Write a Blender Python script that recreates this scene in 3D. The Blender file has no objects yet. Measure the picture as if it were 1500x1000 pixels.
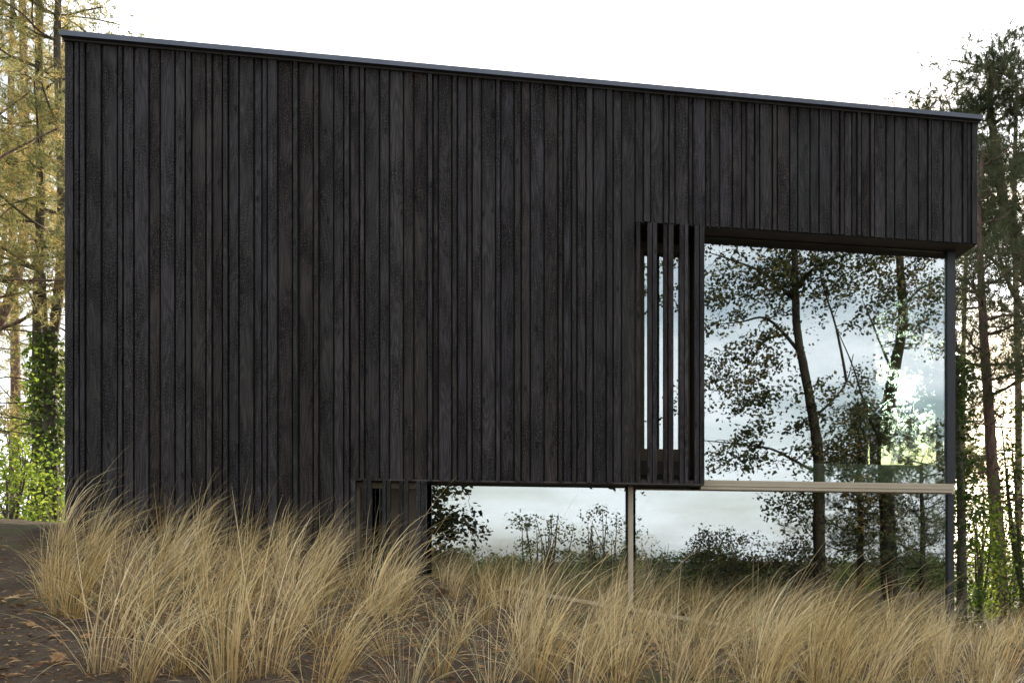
import bpy, math, random
import numpy as np
from mathutils import Vector, noise as mnoise

# ------------------------------------------------------------------ camera
SC = bpy.context.scene
COL = SC.collection
YAW = math.radians(10.63)
CA, SA = math.cos(YAW), math.sin(YAW)
D, EZ, F = 10.5, 1.5, 1400.0           # camera stands D metres before the facade plane y=0
cam_d = bpy.data.cameras.new('camera')
cam = bpy.data.objects.new('camera', cam_d)
COL.objects.link(cam)
cam.location = (0, -D, EZ)
cam.rotation_euler = (math.radians(90), 0, -YAW)
cam_d.sensor_width = 36.0
cam_d.lens = 36.0 * F / 1500.0
cam_d.shift_x = -(1032 - 750) / 1500.0
cam_d.shift_y = (820 - 500) / 1500.0
cam_d.clip_start = 0.1
cam_d.clip_end = 2000
SC.camera = cam

# ------------------------------------------------------------------ light
SUN = Vector((0.391, 0.944, 0.177)).normalized()      # low sun behind the house
SUN_EL = math.asin(SUN.z)
SUN_AZ = math.atan2(SUN.x, SUN.y)
ld = bpy.data.lights.new('sun', 'SUN')
ld.energy = 4.5
ld.angle = math.radians(0.5)
ld.color = (1.0, 0.86, 0.66)
lo = bpy.data.objects.new('sun', ld)
COL.objects.link(lo)
lo.rotation_euler = SUN.to_track_quat('Z', 'Y').to_euler()

W = bpy.data.worlds.new('World')
SC.world = W
W.use_nodes = True
nt = W.node_tree
nt.nodes.clear()
def N(t, typ, **kw):
    n = t.nodes.new(typ)
    for k, v in kw.items():
        if k.startswith('_'):
            n.inputs[k[1:].replace('_', ' ')].default_value = v
        else:
            setattr(n, k, v)
    return n
L = nt.links.new
sky = N(nt, 'ShaderNodeTexSky', sky_type='NISHITA', sun_disc=False)
sky.sun_elevation = SUN_EL
sky.sun_rotation = SUN_AZ
sky.air_density = 1.0
sky.dust_density = 2.0
tc = N(nt, 'ShaderNodeTexCoord')
mp = N(nt, 'ShaderNodeMapping')
mp.inputs['Scale'].default_value = (1.5, 1.5, 6.0)
L(tc.outputs['Generated'], mp.inputs['Vector'])
cn = N(nt, 'ShaderNodeTexNoise', _Scale=1.6, _Detail=6.0, _Roughness=0.55)
L(mp.outputs[0], cn.inputs['Vector'])
cr = N(nt, 'ShaderNodeMapRange')
cr.inputs['From Min'].default_value = 0.38
cr.inputs['From Max'].default_value = 0.62
cr.inputs['To Min'].default_value = 0.12
cr.inputs['To Max'].default_value = 0.95
L(cn.outputs['Fac'], cr.inputs['Value'])
# thin cloud veil: its brightness grows towards the sun, as real cloud does
dot = N(nt, 'ShaderNodeVectorMath', operation='DOT_PRODUCT')
L(tc.outputs['Generated'], dot.inputs[0])
dot.inputs[1].default_value = SUN
mr = N(nt, 'ShaderNodeMapRange')
mr.inputs['From Min'].default_value = -0.3
mr.inputs['From Max'].default_value = 1.0
mr.inputs['To Min'].default_value = 0.0
mr.inputs['To Max'].default_value = 1.0
L(dot.outputs['Value'], mr.inputs['Value'])
pw = N(nt, 'ShaderNodeMath', operation='POWER'); pw.inputs[1].default_value = 3.0
L(mr.outputs[0], pw.inputs[0])
cb = N(nt, 'ShaderNodeMath', operation='MULTIPLY_ADD'); cb.inputs[1].default_value = 16.0; cb.inputs[2].default_value = 9.0
L(pw.outputs[0], cb.inputs[0])
# bright bank of light right round the veiled sun
pg = N(nt, 'ShaderNodeMath', operation='POWER'); pg.inputs[1].default_value = 1500.0
dm = N(nt, 'ShaderNodeMath', operation='MAXIMUM'); dm.inputs[1].default_value = 0.0
L(dot.outputs['Value'], dm.inputs[0]); L(dm.outputs[0], pg.inputs[0])
ca = N(nt, 'ShaderNodeMath', operation='MULTIPLY_ADD'); ca.inputs[1].default_value = 900.0
pg2 = N(nt, 'ShaderNodeMath', operation='POWER'); pg2.inputs[1].default_value = 160.0
L(dm.outputs[0], pg2.inputs[0])
ca2 = N(nt, 'ShaderNodeMath', operation='MULTIPLY_ADD'); ca2.inputs[1].default_value = 9.0
L(pg2.outputs[0], ca2.inputs[0]); L(cb.outputs[0], ca2.inputs[2])
L(pg.outputs[0], ca.inputs[0]); L(ca2.outputs[0], ca.inputs[2])
cc = N(nt, 'ShaderNodeVectorMath', operation='SCALE')
cc.inputs[0].default_value = (0.92, 0.955, 1.0)
L(ca.outputs[0], cc.inputs['Scale'])
mx = N(nt, 'ShaderNodeMix', data_type='RGBA')
L(cr.outputs[0], mx.inputs['Factor'])
L(sky.outputs[0], mx.inputs['A'])
L(cc.outputs[0], mx.inputs['B'])
bg = N(nt, 'ShaderNodeBackground', _Strength=0.1)
L(mx.outputs['Result'], bg.inputs['Color'])
wo = N(nt, 'ShaderNodeOutputWorld')
L(bg.outputs[0], wo.inputs['Surface'])

vs = SC.view_settings
SC.display_settings.display_device = 'sRGB'
vs.view_transform = 'Standard'; vs.look = 'None'; vs.exposure = 1.3; vs.gamma = 1.0
vs.use_curve_mapping = False
SC.render.engine = 'CYCLES'
SC.cycles.max_bounces = 10
SC.cycles.transparent_max_bounces = 24
SC.cycles.sample_clamp_indirect = 6.0

# ------------------------------------------------------------------ helpers
def at(px, py, t):
    """point seen at photo pixel px,py at depth t metres along the view"""
    u = (px - 1032) / F
    return np.array(((u * CA + SA) * t, -D + (CA - u * SA) * t, EZ + (820 - py) / F * t))
GY = 0.31                                # plane of the glazing, set back behind the boards
GB = 0.60                                # plane of the window behind the slatted bay, set deeper
def depth_for(px, Y):
    u = (px - 1032) / F
    return (Y + D) / (CA - u * SA)
def fx(px, Y=0.0):
    return at(px, 820, depth_for(px, Y))[0]
def mir(px, py, t):
    """what the big window mirrors at px,py: the real thing stands on the camera's side"""
    p = at(px, py, t); p[1] = 2 * GY - p[1]; return p

def mk(name, V, Fs, mat, parent=None, tint=None, smooth=False):
    V = np.asarray(V, dtype=np.float32).reshape(-1, 3)
    me = bpy.data.meshes.new(name)
    me.vertices.add(len(V)); me.vertices.foreach_set('co', V.ravel())
    idx = []; starts = []; tot = 0
    for f in Fs:
        f = np.asarray(f, dtype=np.int32)
        if f.size == 0: continue
        k = f.shape[1]
        idx.append(f.ravel()); starts.append(tot + np.arange(len(f), dtype=np.int32) * k); tot += f.size
    idx = np.concatenate(idx); starts = np.concatenate(starts)
    me.loops.add(tot); me.loops.foreach_set('vertex_index', idx)
    me.polygons.add(len(starts)); me.polygons.foreach_set('loop_start', starts)
    me.update(calc_edges=True)
    me.polygons.foreach_set('use_smooth', np.full(len(starts), bool(smooth)))
    if tint is not None:
        a = me.attributes.new('tint', 'FLOAT', 'POINT')
        a.data.foreach_set('value', np.asarray(tint, dtype=np.float32))
    me.materials.append(mat)
    o = bpy.data.objects.new(name, me)
    COL.objects.link(o)
    if parent is not None: o.parent = parent
    return o

class MB:
    def __init__(s): s.V = []; s.F3 = []; s.F4 = []; s.T = []; s.n = 0
    def add(s, V, f3=None, f4=None, tint=0.5):
        V = np.asarray(V, dtype=np.float32).reshape(-1, 3)
        s.V.append(V)
        if f3 is not None: s.F3.append(np.asarray(f3, dtype=np.int32) + s.n)
        if f4 is not None: s.F4.append(np.asarray(f4, dtype=np.int32) + s.n)
        s.T.append(np.broadcast_to(np.asarray(tint, dtype=np.float32), (len(V),)).copy()
                   if np.ndim(tint) == 0 else np.asarray(tint, dtype=np.float32))
        s.n += len(V)
    def box(s, x0, x1, y0, y1, z0, z1, tint=0.5, bev=0.0):
        if bev <= 0:
            V = [(x, y, z) for x in (x0, x1) for y in (y0, y1) for z in (z0, z1)]
            s.add(V, f4=[(0, 1, 3, 2), (4, 6, 7, 5), (0, 4, 5, 1), (2, 3, 7, 6), (0, 2, 6, 4), (1, 5, 7, 3)], tint=tint)
        else:                                        # front vertical edges chamfered
            b = bev
            P = [(x0, y1), (x0, y0 + b), (x0 + b, y0), (x1 - b, y0), (x1, y0 + b), (x1, y1)]
            V = [(x, y, z0) for x, y in P] + [(x, y, z1) for x, y in P]
            q = [(i, (i + 1) % 6, 6 + (i + 1) % 6, 6 + i) for i in range(6)]
            q += [(0, 5, 4, 1), (1, 4, 3, 2), (6, 7, 10, 11), (7, 8, 9, 10)]
            s.add(V, f4=q, tint=tint)
    def tube(s, P, R, n=8, tint=0.5, wob=0.0, cap=False):
        P = np.asarray(P, dtype=float); k = len(P)
        R = np.broadcast_to(np.asarray(R, dtype=float), (k,))
        T = np.gradient(P, axis=0); T /= np.linalg.norm(T, axis=1)[:, None] + 1e-9
        ref = np.array((0.31, 0.95, 0.05)) if abs(T[0][2]) > .6 else np.array((0, 0, 1.0))
        A = np.cross(T, ref); A /= np.linalg.norm(A, axis=1)[:, None] + 1e-9
        B = np.cross(T, A)
        th = np.arange(n) * 2 * math.pi / n
        rr = R[:, None] * (1 + (wob * np.random.randn(k, n) if wob else 0))
        V = P[:, None, :] + rr[:, :, None] * (np.cos(th)[None, :, None] * A[:, None, :] + np.sin(th)[None, :, None] * B[:, None, :])
        i = np.arange(k - 1)[:, None] * n; j = np.arange(n)[None, :]; j2 = (j + 1) % n
        q = np.stack([i + j, i + j2, i + n + j2, i + n + j], -1).reshape(-1, 4)
        s.add(V.reshape(-1, 3), f4=q, tint=tint)
    def build(s, name, mat, parent=None, smooth=False):
        return mk(name, np.concatenate(s.V), ([np.concatenate(s.F3)] if s.F3 else []) + ([np.concatenate(s.F4)] if s.F4 else []),
                  mat, parent, np.concatenate(s.T), smooth)

def tag(o, label=None, cat=None, group=None, kind=None):
    if label: o['label'] = label
    if cat: o['category'] = cat
    if group: o['group'] = group
    if kind: o['kind'] = kind
    return o
def empty(name, loc, label, cat, group=None):
    o = bpy.data.objects.new(name, None); COL.objects.link(o)
    o.location = loc
    o.empty_display_size = 0.3
    return tag(o, label, cat, group)
def seed(k): random.seed(k); np.random.seed(k)

# ------------------------------------------------------------------ materials
def newmat(name):
    m = bpy.data.materials.new(name); m.use_nodes = True
    t = m.node_tree; t.nodes.clear()
    out = N(t, 'ShaderNodeOutputMaterial')
    return m, t, out
def ramp(t, stops):
    r = N(t, 'ShaderNodeValToRGB')
    e = r.color_ramp.elements
    while len(e) < len(stops): e.new(0.5)
    for i, (p, c) in enumerate(stops):
        e[i].position = p; e[i].color = (*c, 1)
    return r
def simple(name, col, rough=0.5, metal=0.0, var=0.12, scale=6.0, bump=0.0):
    m, t, out = newmat(name)
    p = N(t, 'ShaderNodeBsdfPrincipled', _Roughness=rough, _Metallic=metal)
    tcn = N(t, 'ShaderNodeTexCoord')
    n = N(t, 'ShaderNodeTexNoise', _Scale=scale, _Detail=5.0)
    t.links.new(tcn.outputs['Object'], n.inputs['Vector'])
    r = ramp(t, [(0.3, [c * (1 - var) for c in col]), (0.7, [min(1, c * (1 + var)) for c in col])])
    t.links.new(n.outputs['Fac'], r.inputs[0]); t.links.new(r.outputs[0], p.inputs['Base Color'])
    if bump:
        b = N(t, 'ShaderNodeBump', _Strength=bump, _Distance=0.005)
        t.links.new(n.outputs['Fac'], b.inputs['Height']); t.links.new(b.outputs[0], p.inputs['Normal'])
    t.links.new(p.outputs[0], out.inputs['Surface'])
    return m

def char_mat():
    m, t, out = newmat('charred_wood')
    l = t.links.new
    p = N(t, 'ShaderNodeBsdfPrincipled', _Roughness=0.6)
    p.inputs['Specular IOR Level'].default_value = 0.2
    tcn = N(t, 'ShaderNodeTexCoord')
    at_ = N(t, 'ShaderNodeAttribute', attribute_name='tint')
    # every board gets its own cut of the grain
    off = N(t, 'ShaderNodeMath', operation='MULTIPLY'); off.inputs[1].default_value = 57.0
    l(at_.outputs['Fac'], off.inputs[0])
    cx = N(t, 'ShaderNodeCombineXYZ'); l(off.outputs[0], cx.inputs['Y']); l(off.outputs[0], cx.inputs['Z'])
    va = N(t, 'ShaderNodeVectorMath', operation='ADD'); l(tcn.outputs['Object'], va.inputs[0]); l(cx.outputs[0], va.inputs[1])
    def mapped(sx, sy, sz):
        mm = N(t, 'ShaderNodeMapping'); mm.inputs['Scale'].default_value = (sx, sy, sz)
        l(va.outputs[0], mm.inputs['Vector']); return mm
    g1 = N(t, 'ShaderNodeTexNoise', _Scale=1.0, _Detail=6.0, _Roughness=0.6, _Distortion=0.4); l(mapped(85, 85, 3.0).outputs[0], g1.inputs['Vector'])
    # flame-shaped growth rings
    rn = N(t, 'ShaderNodeTexNoise', _Scale=1.0, _Detail=1.5); l(mapped(7, 7, 0.9).outputs[0], rn.inputs['Vector'])
    rs = N(t, 'ShaderNodeMath', operation='MULTIPLY'); rs.inputs[1].default_value = 85.0; l(rn.outputs['Fac'], rs.inputs[0])
    rw = N(t, 'ShaderNodeMath', operation='SINE'); l(rs.outputs[0], rw.inputs[0])
    # crackle of the char
    vo = N(t, 'ShaderNodeTexVoronoi', feature='DISTANCE_TO_EDGE', _Scale=1.0); l(mapped(62, 62, 34).outputs[0], vo.inputs['Vector'])
    vm = N(t, 'ShaderNodeMapRange'); vm.inputs['From Max'].default_value = 0.30; l(vo.outputs['Distance'], vm.inputs['Value'])
    # where the crackle is strong
    ms = N(t, 'ShaderNodeTexNoise', _Scale=1.0, _Detail=3.0); l(mapped(5, 5, 1.6).outputs[0], ms.inputs['Vector'])
    msr = N(t, 'ShaderNodeMapRange'); msr.inputs['From Min'].default_value = 0.38; msr.inputs['From Max'].default_value = 0.62; l(ms.outputs['Fac'], msr.inputs['Value'])
    # knots
    kn = N(t, 'ShaderNodeTexVoronoi', feature='F1', _Scale=1.0); l(mapped(7.5, 7.5, 3.1).outputs[0], kn.inputs['Vector'])
    knr = N(t, 'ShaderNodeMapRange'); knr.inputs['From Min'].default_value = 0.07; knr.inputs['From Max'].default_value = 0.16; knr.inputs['To Min'].default_value = 0.12
    l(kn.outputs['Distance'], knr.inputs['Value'])
    base = ramp(t, [(0.0, (.020, .0165, .0155)), (0.25, (.034, .025, .022)), (0.45, (.025, .0235, .021)), (0.6, (.031, .0255, .027)), (0.8, (.038, .032, .031)), (1.0, (.054, .047, .047))])
    l(at_.outputs['Fac'], base.inputs[0])
    gm = N(t, 'ShaderNodeMapRange'); gm.inputs['From Min'].default_value = 0.3; gm.inputs['From Max'].default_value = 0.7; gm.inputs['To Min'].default_value = 0.4; gm.inputs['To Max'].default_value = 1.75
    l(g1.outputs['Fac'], gm.inputs['Value'])
    rm = N(t, 'ShaderNodeMapRange'); rm.inputs['From Min'].default_value = -1; rm.inputs['To Min'].default_value = 0.72; rm.inputs['To Max'].default_value = 1.28
    l(rw.outputs[0], rm.inputs['Value'])
    m1 = N(t, 'ShaderNodeMath', operation='MULTIPLY'); l(gm.outputs[0], m1.inputs[0]); l(rm.outputs[0], m1.inputs[1])
    m2 = N(t, 'ShaderNodeMath', operation='MULTIPLY'); l(m1.outputs[0], m2.inputs[0]); l(knr.outputs[0], m2.inputs[1])
    # weathered, greyer patches
    wn = N(t, 'ShaderNodeTexNoise', _Scale=1.0, _Detail=4.0); l(mapped(2.5, 2.5, 0.7).outputs[0], wn.inputs['Vector'])
    wr = N(t, 'ShaderNodeMapRange'); wr.inputs['From Min'].default_value = 0.35; wr.inputs['From Max'].default_value = 0.65; wr.inputs['To Min'].default_value = 0.88; wr.inputs['To Max'].default_value = 1.14
    l(wn.outputs['Fac'], wr.inputs['Value'])
    m3a = N(t, 'ShaderNodeMath', operation='MULTIPLY'); l(m2.outputs[0], m3a.inputs[0]); l(wr.outputs[0], m3a.inputs[1])
    ck = N(t, 'ShaderNodeMapRange'); ck.inputs['To Min'].default_value = 0.25; ck.inputs['To Max'].default_value = 1.4; l(vm.outputs[0], ck.inputs['Value'])
    ckm = N(t, 'ShaderNodeMix', data_type='FLOAT'); ckm.inputs[2].default_value = 1.0; l(msr.outputs[0], ckm.inputs[0]); l(ck.outputs[0], ckm.inputs[3])
    m3 = N(t, 'ShaderNodeMath', operation='MULTIPLY'); l(m3a.outputs[0], m3.inputs[0]); l(ckm.outputs[0], m3.inputs[1])
    sc = N(t, 'ShaderNodeVectorMath', operation='SCALE'); l(base.outputs[0], sc.inputs[0]); l(m3.outputs[0], sc.inputs['Scale'])
    l(sc.outputs[0], p.inputs['Base Color'])
    cm = N(t, 'ShaderNodeMath', operation='MULTIPLY'); l(vm.outputs[0], cm.inputs[0]); l(msr.outputs[0], cm.inputs[1])
    h = N(t, 'ShaderNodeMath', operation='ADD'); l(cm.outputs[0], h.inputs[0]); l(g1.outputs['Fac'], h.inputs[1])
    h2 = N(t, 'ShaderNodeMath', operation='MULTIPLY_ADD'); h2.inputs[1].default_value = 0.22; l(rw.outputs[0], h2.inputs[0]); l(h.outputs[0], h2.inputs[2])
    b = N(t, 'ShaderNodeBump', _Strength=1.0, _Distance=0.008); l(h2.outputs[0], b.inputs['Height']); l(b.outputs[0], p.inputs['Normal'])
    rr = N(t, 'ShaderNodeMapRange'); rr.inputs['To Min'].default_value = 0.34; rr.inputs['To Max'].default_value = 0.66; l(g1.outputs['Fac'], rr.inputs['Value']); l(rr.outputs[0], p.inputs['Roughness'])
    l(p.outputs[0], out.inputs['Surface'])
    return m

def glass_mat(name, refl=0.26, tint=(.80, .90, .82), wave=0.35):
    m, t, out = newmat(name)
    l = t.links.new
    tr = N(t, 'ShaderNodeBsdfTransparent'); tr.inputs['Color'].default_value = (*tint, 1)
    gl = N(t, 'ShaderNodeBsdfGlossy', _Roughness=0.0); gl.inputs['Color'].default_value = (.93, .96, 1.0, 1)
    lw = N(t, 'ShaderNodeFresnel', _IOR=1.5)
    gb = N(t, 'ShaderNodeNewGeometry')
    io = N(t, 'ShaderNodeMath', operation='MULTIPLY_ADD'); io.inputs[1].default_value = 1 / 1.5 - 1.5; io.inputs[2].default_value = 1.5
    l(gb.outputs['Backfacing'], io.inputs[0]); l(io.outputs[0], lw.inputs['IOR'])
    a = N(t, 'ShaderNodeMath', operation='ADD', use_clamp=True); a.inputs[1].default_value = refl
    l(lw.outputs[0], a.inputs[0])
    mx_ = N(t, 'ShaderNodeMixShader'); l(a.outputs[0], mx_.inputs[0]); l(tr.outputs[0], mx_.inputs[1]); l(gl.outputs[0], mx_.inputs[2])
    tcn = N(t, 'ShaderNodeTexCoord')
    n = N(t, 'ShaderNodeTexNoise', _Scale=0.9, _Detail=1.0); l(tcn.outputs['Object'], n.inputs['Vector'])
    geo = N(t, 'ShaderNodeNewGeometry')
    sb = N(t, 'ShaderNodeVectorMath', operation='SUBTRACT'); l(n.outputs['Color'], sb.inputs[0]); sb.inputs[1].default_value = (.5, .5, .5)
    ss = N(t, 'ShaderNodeVectorMath', operation='SCALE'); l(sb.outputs[0], ss.inputs[0]); ss.inputs['Scale'].default_value = wave * .012
    ad = N(t, 'ShaderNodeVectorMath', operation='ADD'); l(geo.outputs['Normal'], ad.inputs[0]); l(ss.outputs[0], ad.inputs[1])
    nm = N(t, 'ShaderNodeVectorMath', operation='NORMALIZE'); l(ad.outputs[0], nm.inputs[0]); l(nm.outputs[0], gl.inputs['Normal'])
    l(mx_.outputs[0], out.inputs['Surface'])
    return m

def leaf_mat(name, stops, trans=0.45, rough=0.5):
    m, t, out = newmat(name)
    l = t.links.new
    a = N(t, 'ShaderNodeAttribute', attribute_name='tint')
    r = ramp(t, stops); l(a.outputs['Fac'], r.inputs[0])
    p = N(t, 'ShaderNodeBsdfPrincipled', _Roughness=rough); p.inputs['Specular IOR Level'].default_value = 0.12
    l(r.outputs[0], p.inputs['Base Color'])
    tl = N(t, 'ShaderNodeBsdfTranslucent'); l(r.outputs[0], tl.inputs['Color'])
    mx_ = N(t, 'ShaderNodeMixShader'); mx_.inputs[0].default_value = trans
    l(p.outputs[0], mx_.inputs[1]); l(tl.outputs[0], mx_.inputs[2]); l(mx_.outputs[0], out.inputs['Surface'])
    return m

def bark_mat(name, c0, c1):
    m, t, out = newmat(name)
    l = t.links.new
    p = N(t, 'ShaderNodeBsdfPrincipled', _Roughness=0.85); p.inputs['Specular IOR Level'].default_value = 0.1
    tcn = N(t, 'ShaderNodeTexCoord'); mm = N(t, 'ShaderNodeMapping'); mm.inputs['Scale'].default_value = (16, 16, 5); l(tcn.outputs['Object'], mm.inputs['Vector'])
    n = N(t, 'ShaderNodeTexNoise', _Scale=1.0, _Detail=6.0, _Roughness=0.7); l(mm.outputs[0], n.inputs['Vector'])
    v = N(t, 'ShaderNodeTexVoronoi', feature='DISTANCE_TO_EDGE', _Scale=1.3); l(mm.outputs[0], v.inputs['Vector'])
    r = ramp(t, [(0.25, c0), (0.75, c1)]); l(n.outputs['Fac'], r.inputs[0]); l(r.outputs[0], p.inputs['Base Color'])
    ad = N(t, 'ShaderNodeMath', operation='ADD'); l(n.outputs['Fac'], ad.inputs[0]); l(v.outputs['Distance'], ad.inputs[1])
    b = N(t, 'ShaderNodeBump', _Strength=0.9, _Distance=0.02); l(ad.outputs[0], b.inputs['Height']); l(b.outputs[0], p.inputs['Normal'])
    l(p.outputs[0], out.inputs['Surface'])
    return m

def soil_mat():
    m, t, out = newmat('sandy_soil')
    l = t.links.new
    p = N(t, 'ShaderNodeBsdfPrincipled', _Roughness=0.95); p.inputs['Specular IOR Level'].default_value = 0.15
    tcn = N(t, 'ShaderNodeTexCoord')
    n = N(t, 'ShaderNodeTexNoise', _Scale=2.2, _Detail=8.0, _Roughness=0.65); l(tcn.outputs['Object'], n.inputs['Vector'])
    n2 = N(t, 'ShaderNodeTexNoise', _Scale=55.0, _Detail=5.0, _Roughness=0.75); l(tcn.outputs['Object'], n2.inputs['Vector'])
    r = ramp(t, [(0.3, (.050, .036, .024)), (0.5, (.088, .064, .043)), (0.72, (.135, .10, .068))]); l(n.outputs['Fac'], r.inputs[0])
    r2 = ramp(t, [(0.32, (.35, .32, .3)), (0.5, (.95, .95, .95)), (0.7, (1.3, 1.28, 1.25))]); l(n2.outputs['Fac'], r2.inputs[0])
    mu = N(t, 'ShaderNodeMix', data_type='RGBA', blend_type='MULTIPLY'); mu.inputs['Factor'].default_value = 1.0
    l(r.outputs[0], mu.inputs['A']); l(r2.outputs[0], mu.inputs['B'])
    # mossy green patches by the trees
    n3 = N(t, 'ShaderNodeTexNoise', _Scale=0.5, _Detail=6.0); l(tcn.outputs['Object'], n3.inputs['Vector'])
    n3r = N(t, 'ShaderNodeMapRange'); n3r.inputs['From Min'].default_value = 0.56; n3r.inputs['From Max'].default_value = 0.66; n3r.inputs['To Max'].default_value = 0.7; l(n3.outputs['Fac'], n3r.inputs['Value'])
    mg = N(t, 'ShaderNodeMix', data_type='RGBA'); l(n3r.outputs[0], mg.inputs['Factor']); l(mu.outputs['Result'], mg.inputs['A']); mg.inputs['B'].default_value = (.07, .075, .025, 1)
    l(mg.outputs['Result'], p.inputs['Base Color'])
    b = N(t, 'ShaderNodeBump', _Strength=0.8, _Distance=0.02); l(n2.outputs['Fac'], b.inputs['Height']); l(b.outputs[0], p.inputs['Normal'])
    l(p.outputs[0], out.inputs['Surface'])
    return m

def vary_by_clump(m):
    # every clump bleached a little differently
    t = m.node_tree; r = [n for n in t.nodes if n.type == 'VALTORGB'][0]
    oi = N(t, 'ShaderNodeObjectInfo'); hs = N(t, 'ShaderNodeHueSaturation')
    a = N(t, 'ShaderNodeMapRange'); a.inputs['To Min'].default_value = .82; a.inputs['To Max'].default_value = 1.15
    b = N(t, 'ShaderNodeMapRange'); b.inputs['To Min'].default_value = 1.22; b.inputs['To Max'].default_value = .92
    t.links.new(oi.outputs['Random'], a.inputs['Value']); t.links.new(oi.outputs['Random'], b.inputs['Value'])
    t.links.new(a.outputs[0], hs.inputs['Value']); t.links.new(b.outputs[0], hs.inputs['Saturation'])
    tos = [l.to_socket for l in r.outputs[0].links]
    for k in tos: t.links.new(hs.outputs[0], k)
    t.links.new(r.outputs[0], hs.inputs['Color'])
    return m
M = dict(
    char=char_mat(),
    backing=simple('black_battens', (.007, .006, .006), 0.8),
    soffit=simple('dark_soffit_board', (.055, .042, .034), 0.7, var=.2),
    trim=simple('anthracite_metal', (.10, .105, .125), 0.38, 0.6, var=.08),
    roof=simple('roof_membrane', (.06, .06, .06), 0.8),
    beige=simple('beige_aluminium', (.50, .415, .30), 0.42, 0.15, var=.05),
    post=simple('dark_post', (.024, .024, .028), 0.45, 0.1, var=.1),
    brownwall=simple('brown_inner_wall', (.17, .13, .085), 0.7, var=.2),
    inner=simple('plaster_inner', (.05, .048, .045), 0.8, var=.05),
    floor=simple('oak_floor', (.12, .09, .06), 0.5, var=.2),
    glass=glass_mat('coated_glass', 0.34, (.60, .67, .57)),
    sideglass=glass_mat('clear_glass', 0.05, (.93, .98, .93), 0.1),
    palestrip=simple('off_white_strip', (.80, .80, .78), 0.5, var=.05),
    timber=simple('grey_timber', (.44, .34, .22), 0.8, var=.25, scale=14, bump=.5),
    timberdark=simple('dark_timber', (.09, .065, .048), 0.85, var=.25, scale=14, bump=.5),
    soil=soil_mat(),
    pinebark=bark_mat('pine_bark', (.10, .062, .048), (.27, .18, .145)),
    greybark=bark_mat('grey_bark', (.05, .042, .032), (.16, .14, .11)),
    shadebark=bark_mat('shaded_bark', (.007, .006, .005), (.02, .017, .013)),  # near black: shade on the mirrored trees is put into the bark colour
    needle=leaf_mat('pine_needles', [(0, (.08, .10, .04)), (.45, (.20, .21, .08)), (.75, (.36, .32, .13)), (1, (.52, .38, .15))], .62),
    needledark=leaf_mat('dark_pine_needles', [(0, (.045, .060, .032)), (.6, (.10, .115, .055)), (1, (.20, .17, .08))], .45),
    leafbright=leaf_mat('bright_leaves', [(0, (.06, .11, .015)), (.5, (.16, .25, .03)), (1, (.34, .40, .06))], .55),
    leafmid=leaf_mat('mid_leaves', [(0, (.035, .06, .015)), (.6, (.08, .12, .03)), (1, (.17, .18, .05))], .4),
    leafshade=leaf_mat('shaded_oak_leaves', [(0, (.016, .022, .008)), (.6, (.042, .046, .017)), (1, (.13, .085, .03))], .3),  # leaf colour lowered to stand in for the wood's shade on mirrored trees
    leafpale=leaf_mat('pale_leaves', [(0, (.07, .09, .035)), (.6, (.17, .19, .085)), (1, (.28, .25, .13))], .45),
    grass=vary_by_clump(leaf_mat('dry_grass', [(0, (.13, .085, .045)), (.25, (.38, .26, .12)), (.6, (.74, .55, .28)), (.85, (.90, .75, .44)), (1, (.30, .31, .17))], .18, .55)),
    litter=leaf_mat('fallen_leaves', [(0, (.10, .05, .028)), (.4, (.24, .12, .06)), (.75, (.42, .25, .11)), (1, (.50, .37, .20))], .15, .7),
)

# ------------------------------------------------------------------ ground
def cpt(px, py, t):
    p = at(px, py, t); return (p[0], p[1], p[2] - EZ)
CP = [cpt(0, 762, 14), cpt(0, 772, 11), cpt(0, 880, 6.3), cpt(0, 1000, 4.2), cpt(90, 776, 9.6), cpt(60, 776, 16),
      cpt(150, 985, 4.6), cpt(300, 1000, 4.5), cpt(300, 800, 9.4), cpt(520, 836, 9.8), cpt(500, 1000, 4.6), cpt(750, 872, 10.2), cpt(900, 897, 10.4), cpt(900, 918, 8.6), cpt(900, 960, 6.6),
      cpt(750, 1000, 4.8), cpt(1000, 1000, 5.1), cpt(1075, 928, 10.7), cpt(1250, 1000, 5.8), cpt(1450, 1000, 6.2), cpt(1400, 955, 11),
      cpt(1470, 905, 17), cpt(1600, 940, 9), cpt(-150, 900, 7), cpt(-300, 760, 16), cpt(650, 920, 6.8), cpt(350, 880, 6.8), cpt(1150, 945, 8),
      (0, -10.5, -1.5), (-4, -11, -1.1), (4, -11, -1.4), (0, -16, -1.35), (8, -16, -1.3), (-8, -16, -1.2), (12, -8, -1.2),
      (-9, 6, .45), (10, 8, -1.0), (0, 10, -.3), (0, 20, -.4), (14, 18, -1.1), (-16, 18, .6), (-25, 0, .6), (-25, -25, -.6),
      (0, -30, -1.2), (25, -25, -1.2), (25, 0, -1.2), (30, 30, -1.2), (0, 40, -.6), (-30, 35, .5)]
CP = np.array(CP)
_d = np.sqrt(((CP[:, None, :2] - CP[None, :, :2]) ** 2).sum(-1) + 1.0)
_n = len(CP)
_A = np.zeros((_n + 1, _n + 1)); _A[:_n, :_n] = _d + np.eye(_n) * -0.15; _A[:_n, _n] = 1; _A[_n, :_n] = 1
_w = np.linalg.solve(_A, np.append(CP[:, 2], 0))
def gz(X, Y):
    X = np.asarray(X, float); Y = np.asarray(Y, float)
    sh = X.shape; x = X.ravel(); y = Y.ravel()
    r = np.sqrt(x * x + y * y); k = np.minimum(1, 45 / np.maximum(r, 1e-6))
    xx, yy = x * k, y * k
    d = np.sqrt((xx[:, None] - CP[None, :, 0]) ** 2 + (yy[:, None] - CP[None, :, 1]) ** 2 + 1.0)
    return (d @ _w[:_n] + _w[_n] + EZ).reshape(sh)
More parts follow.
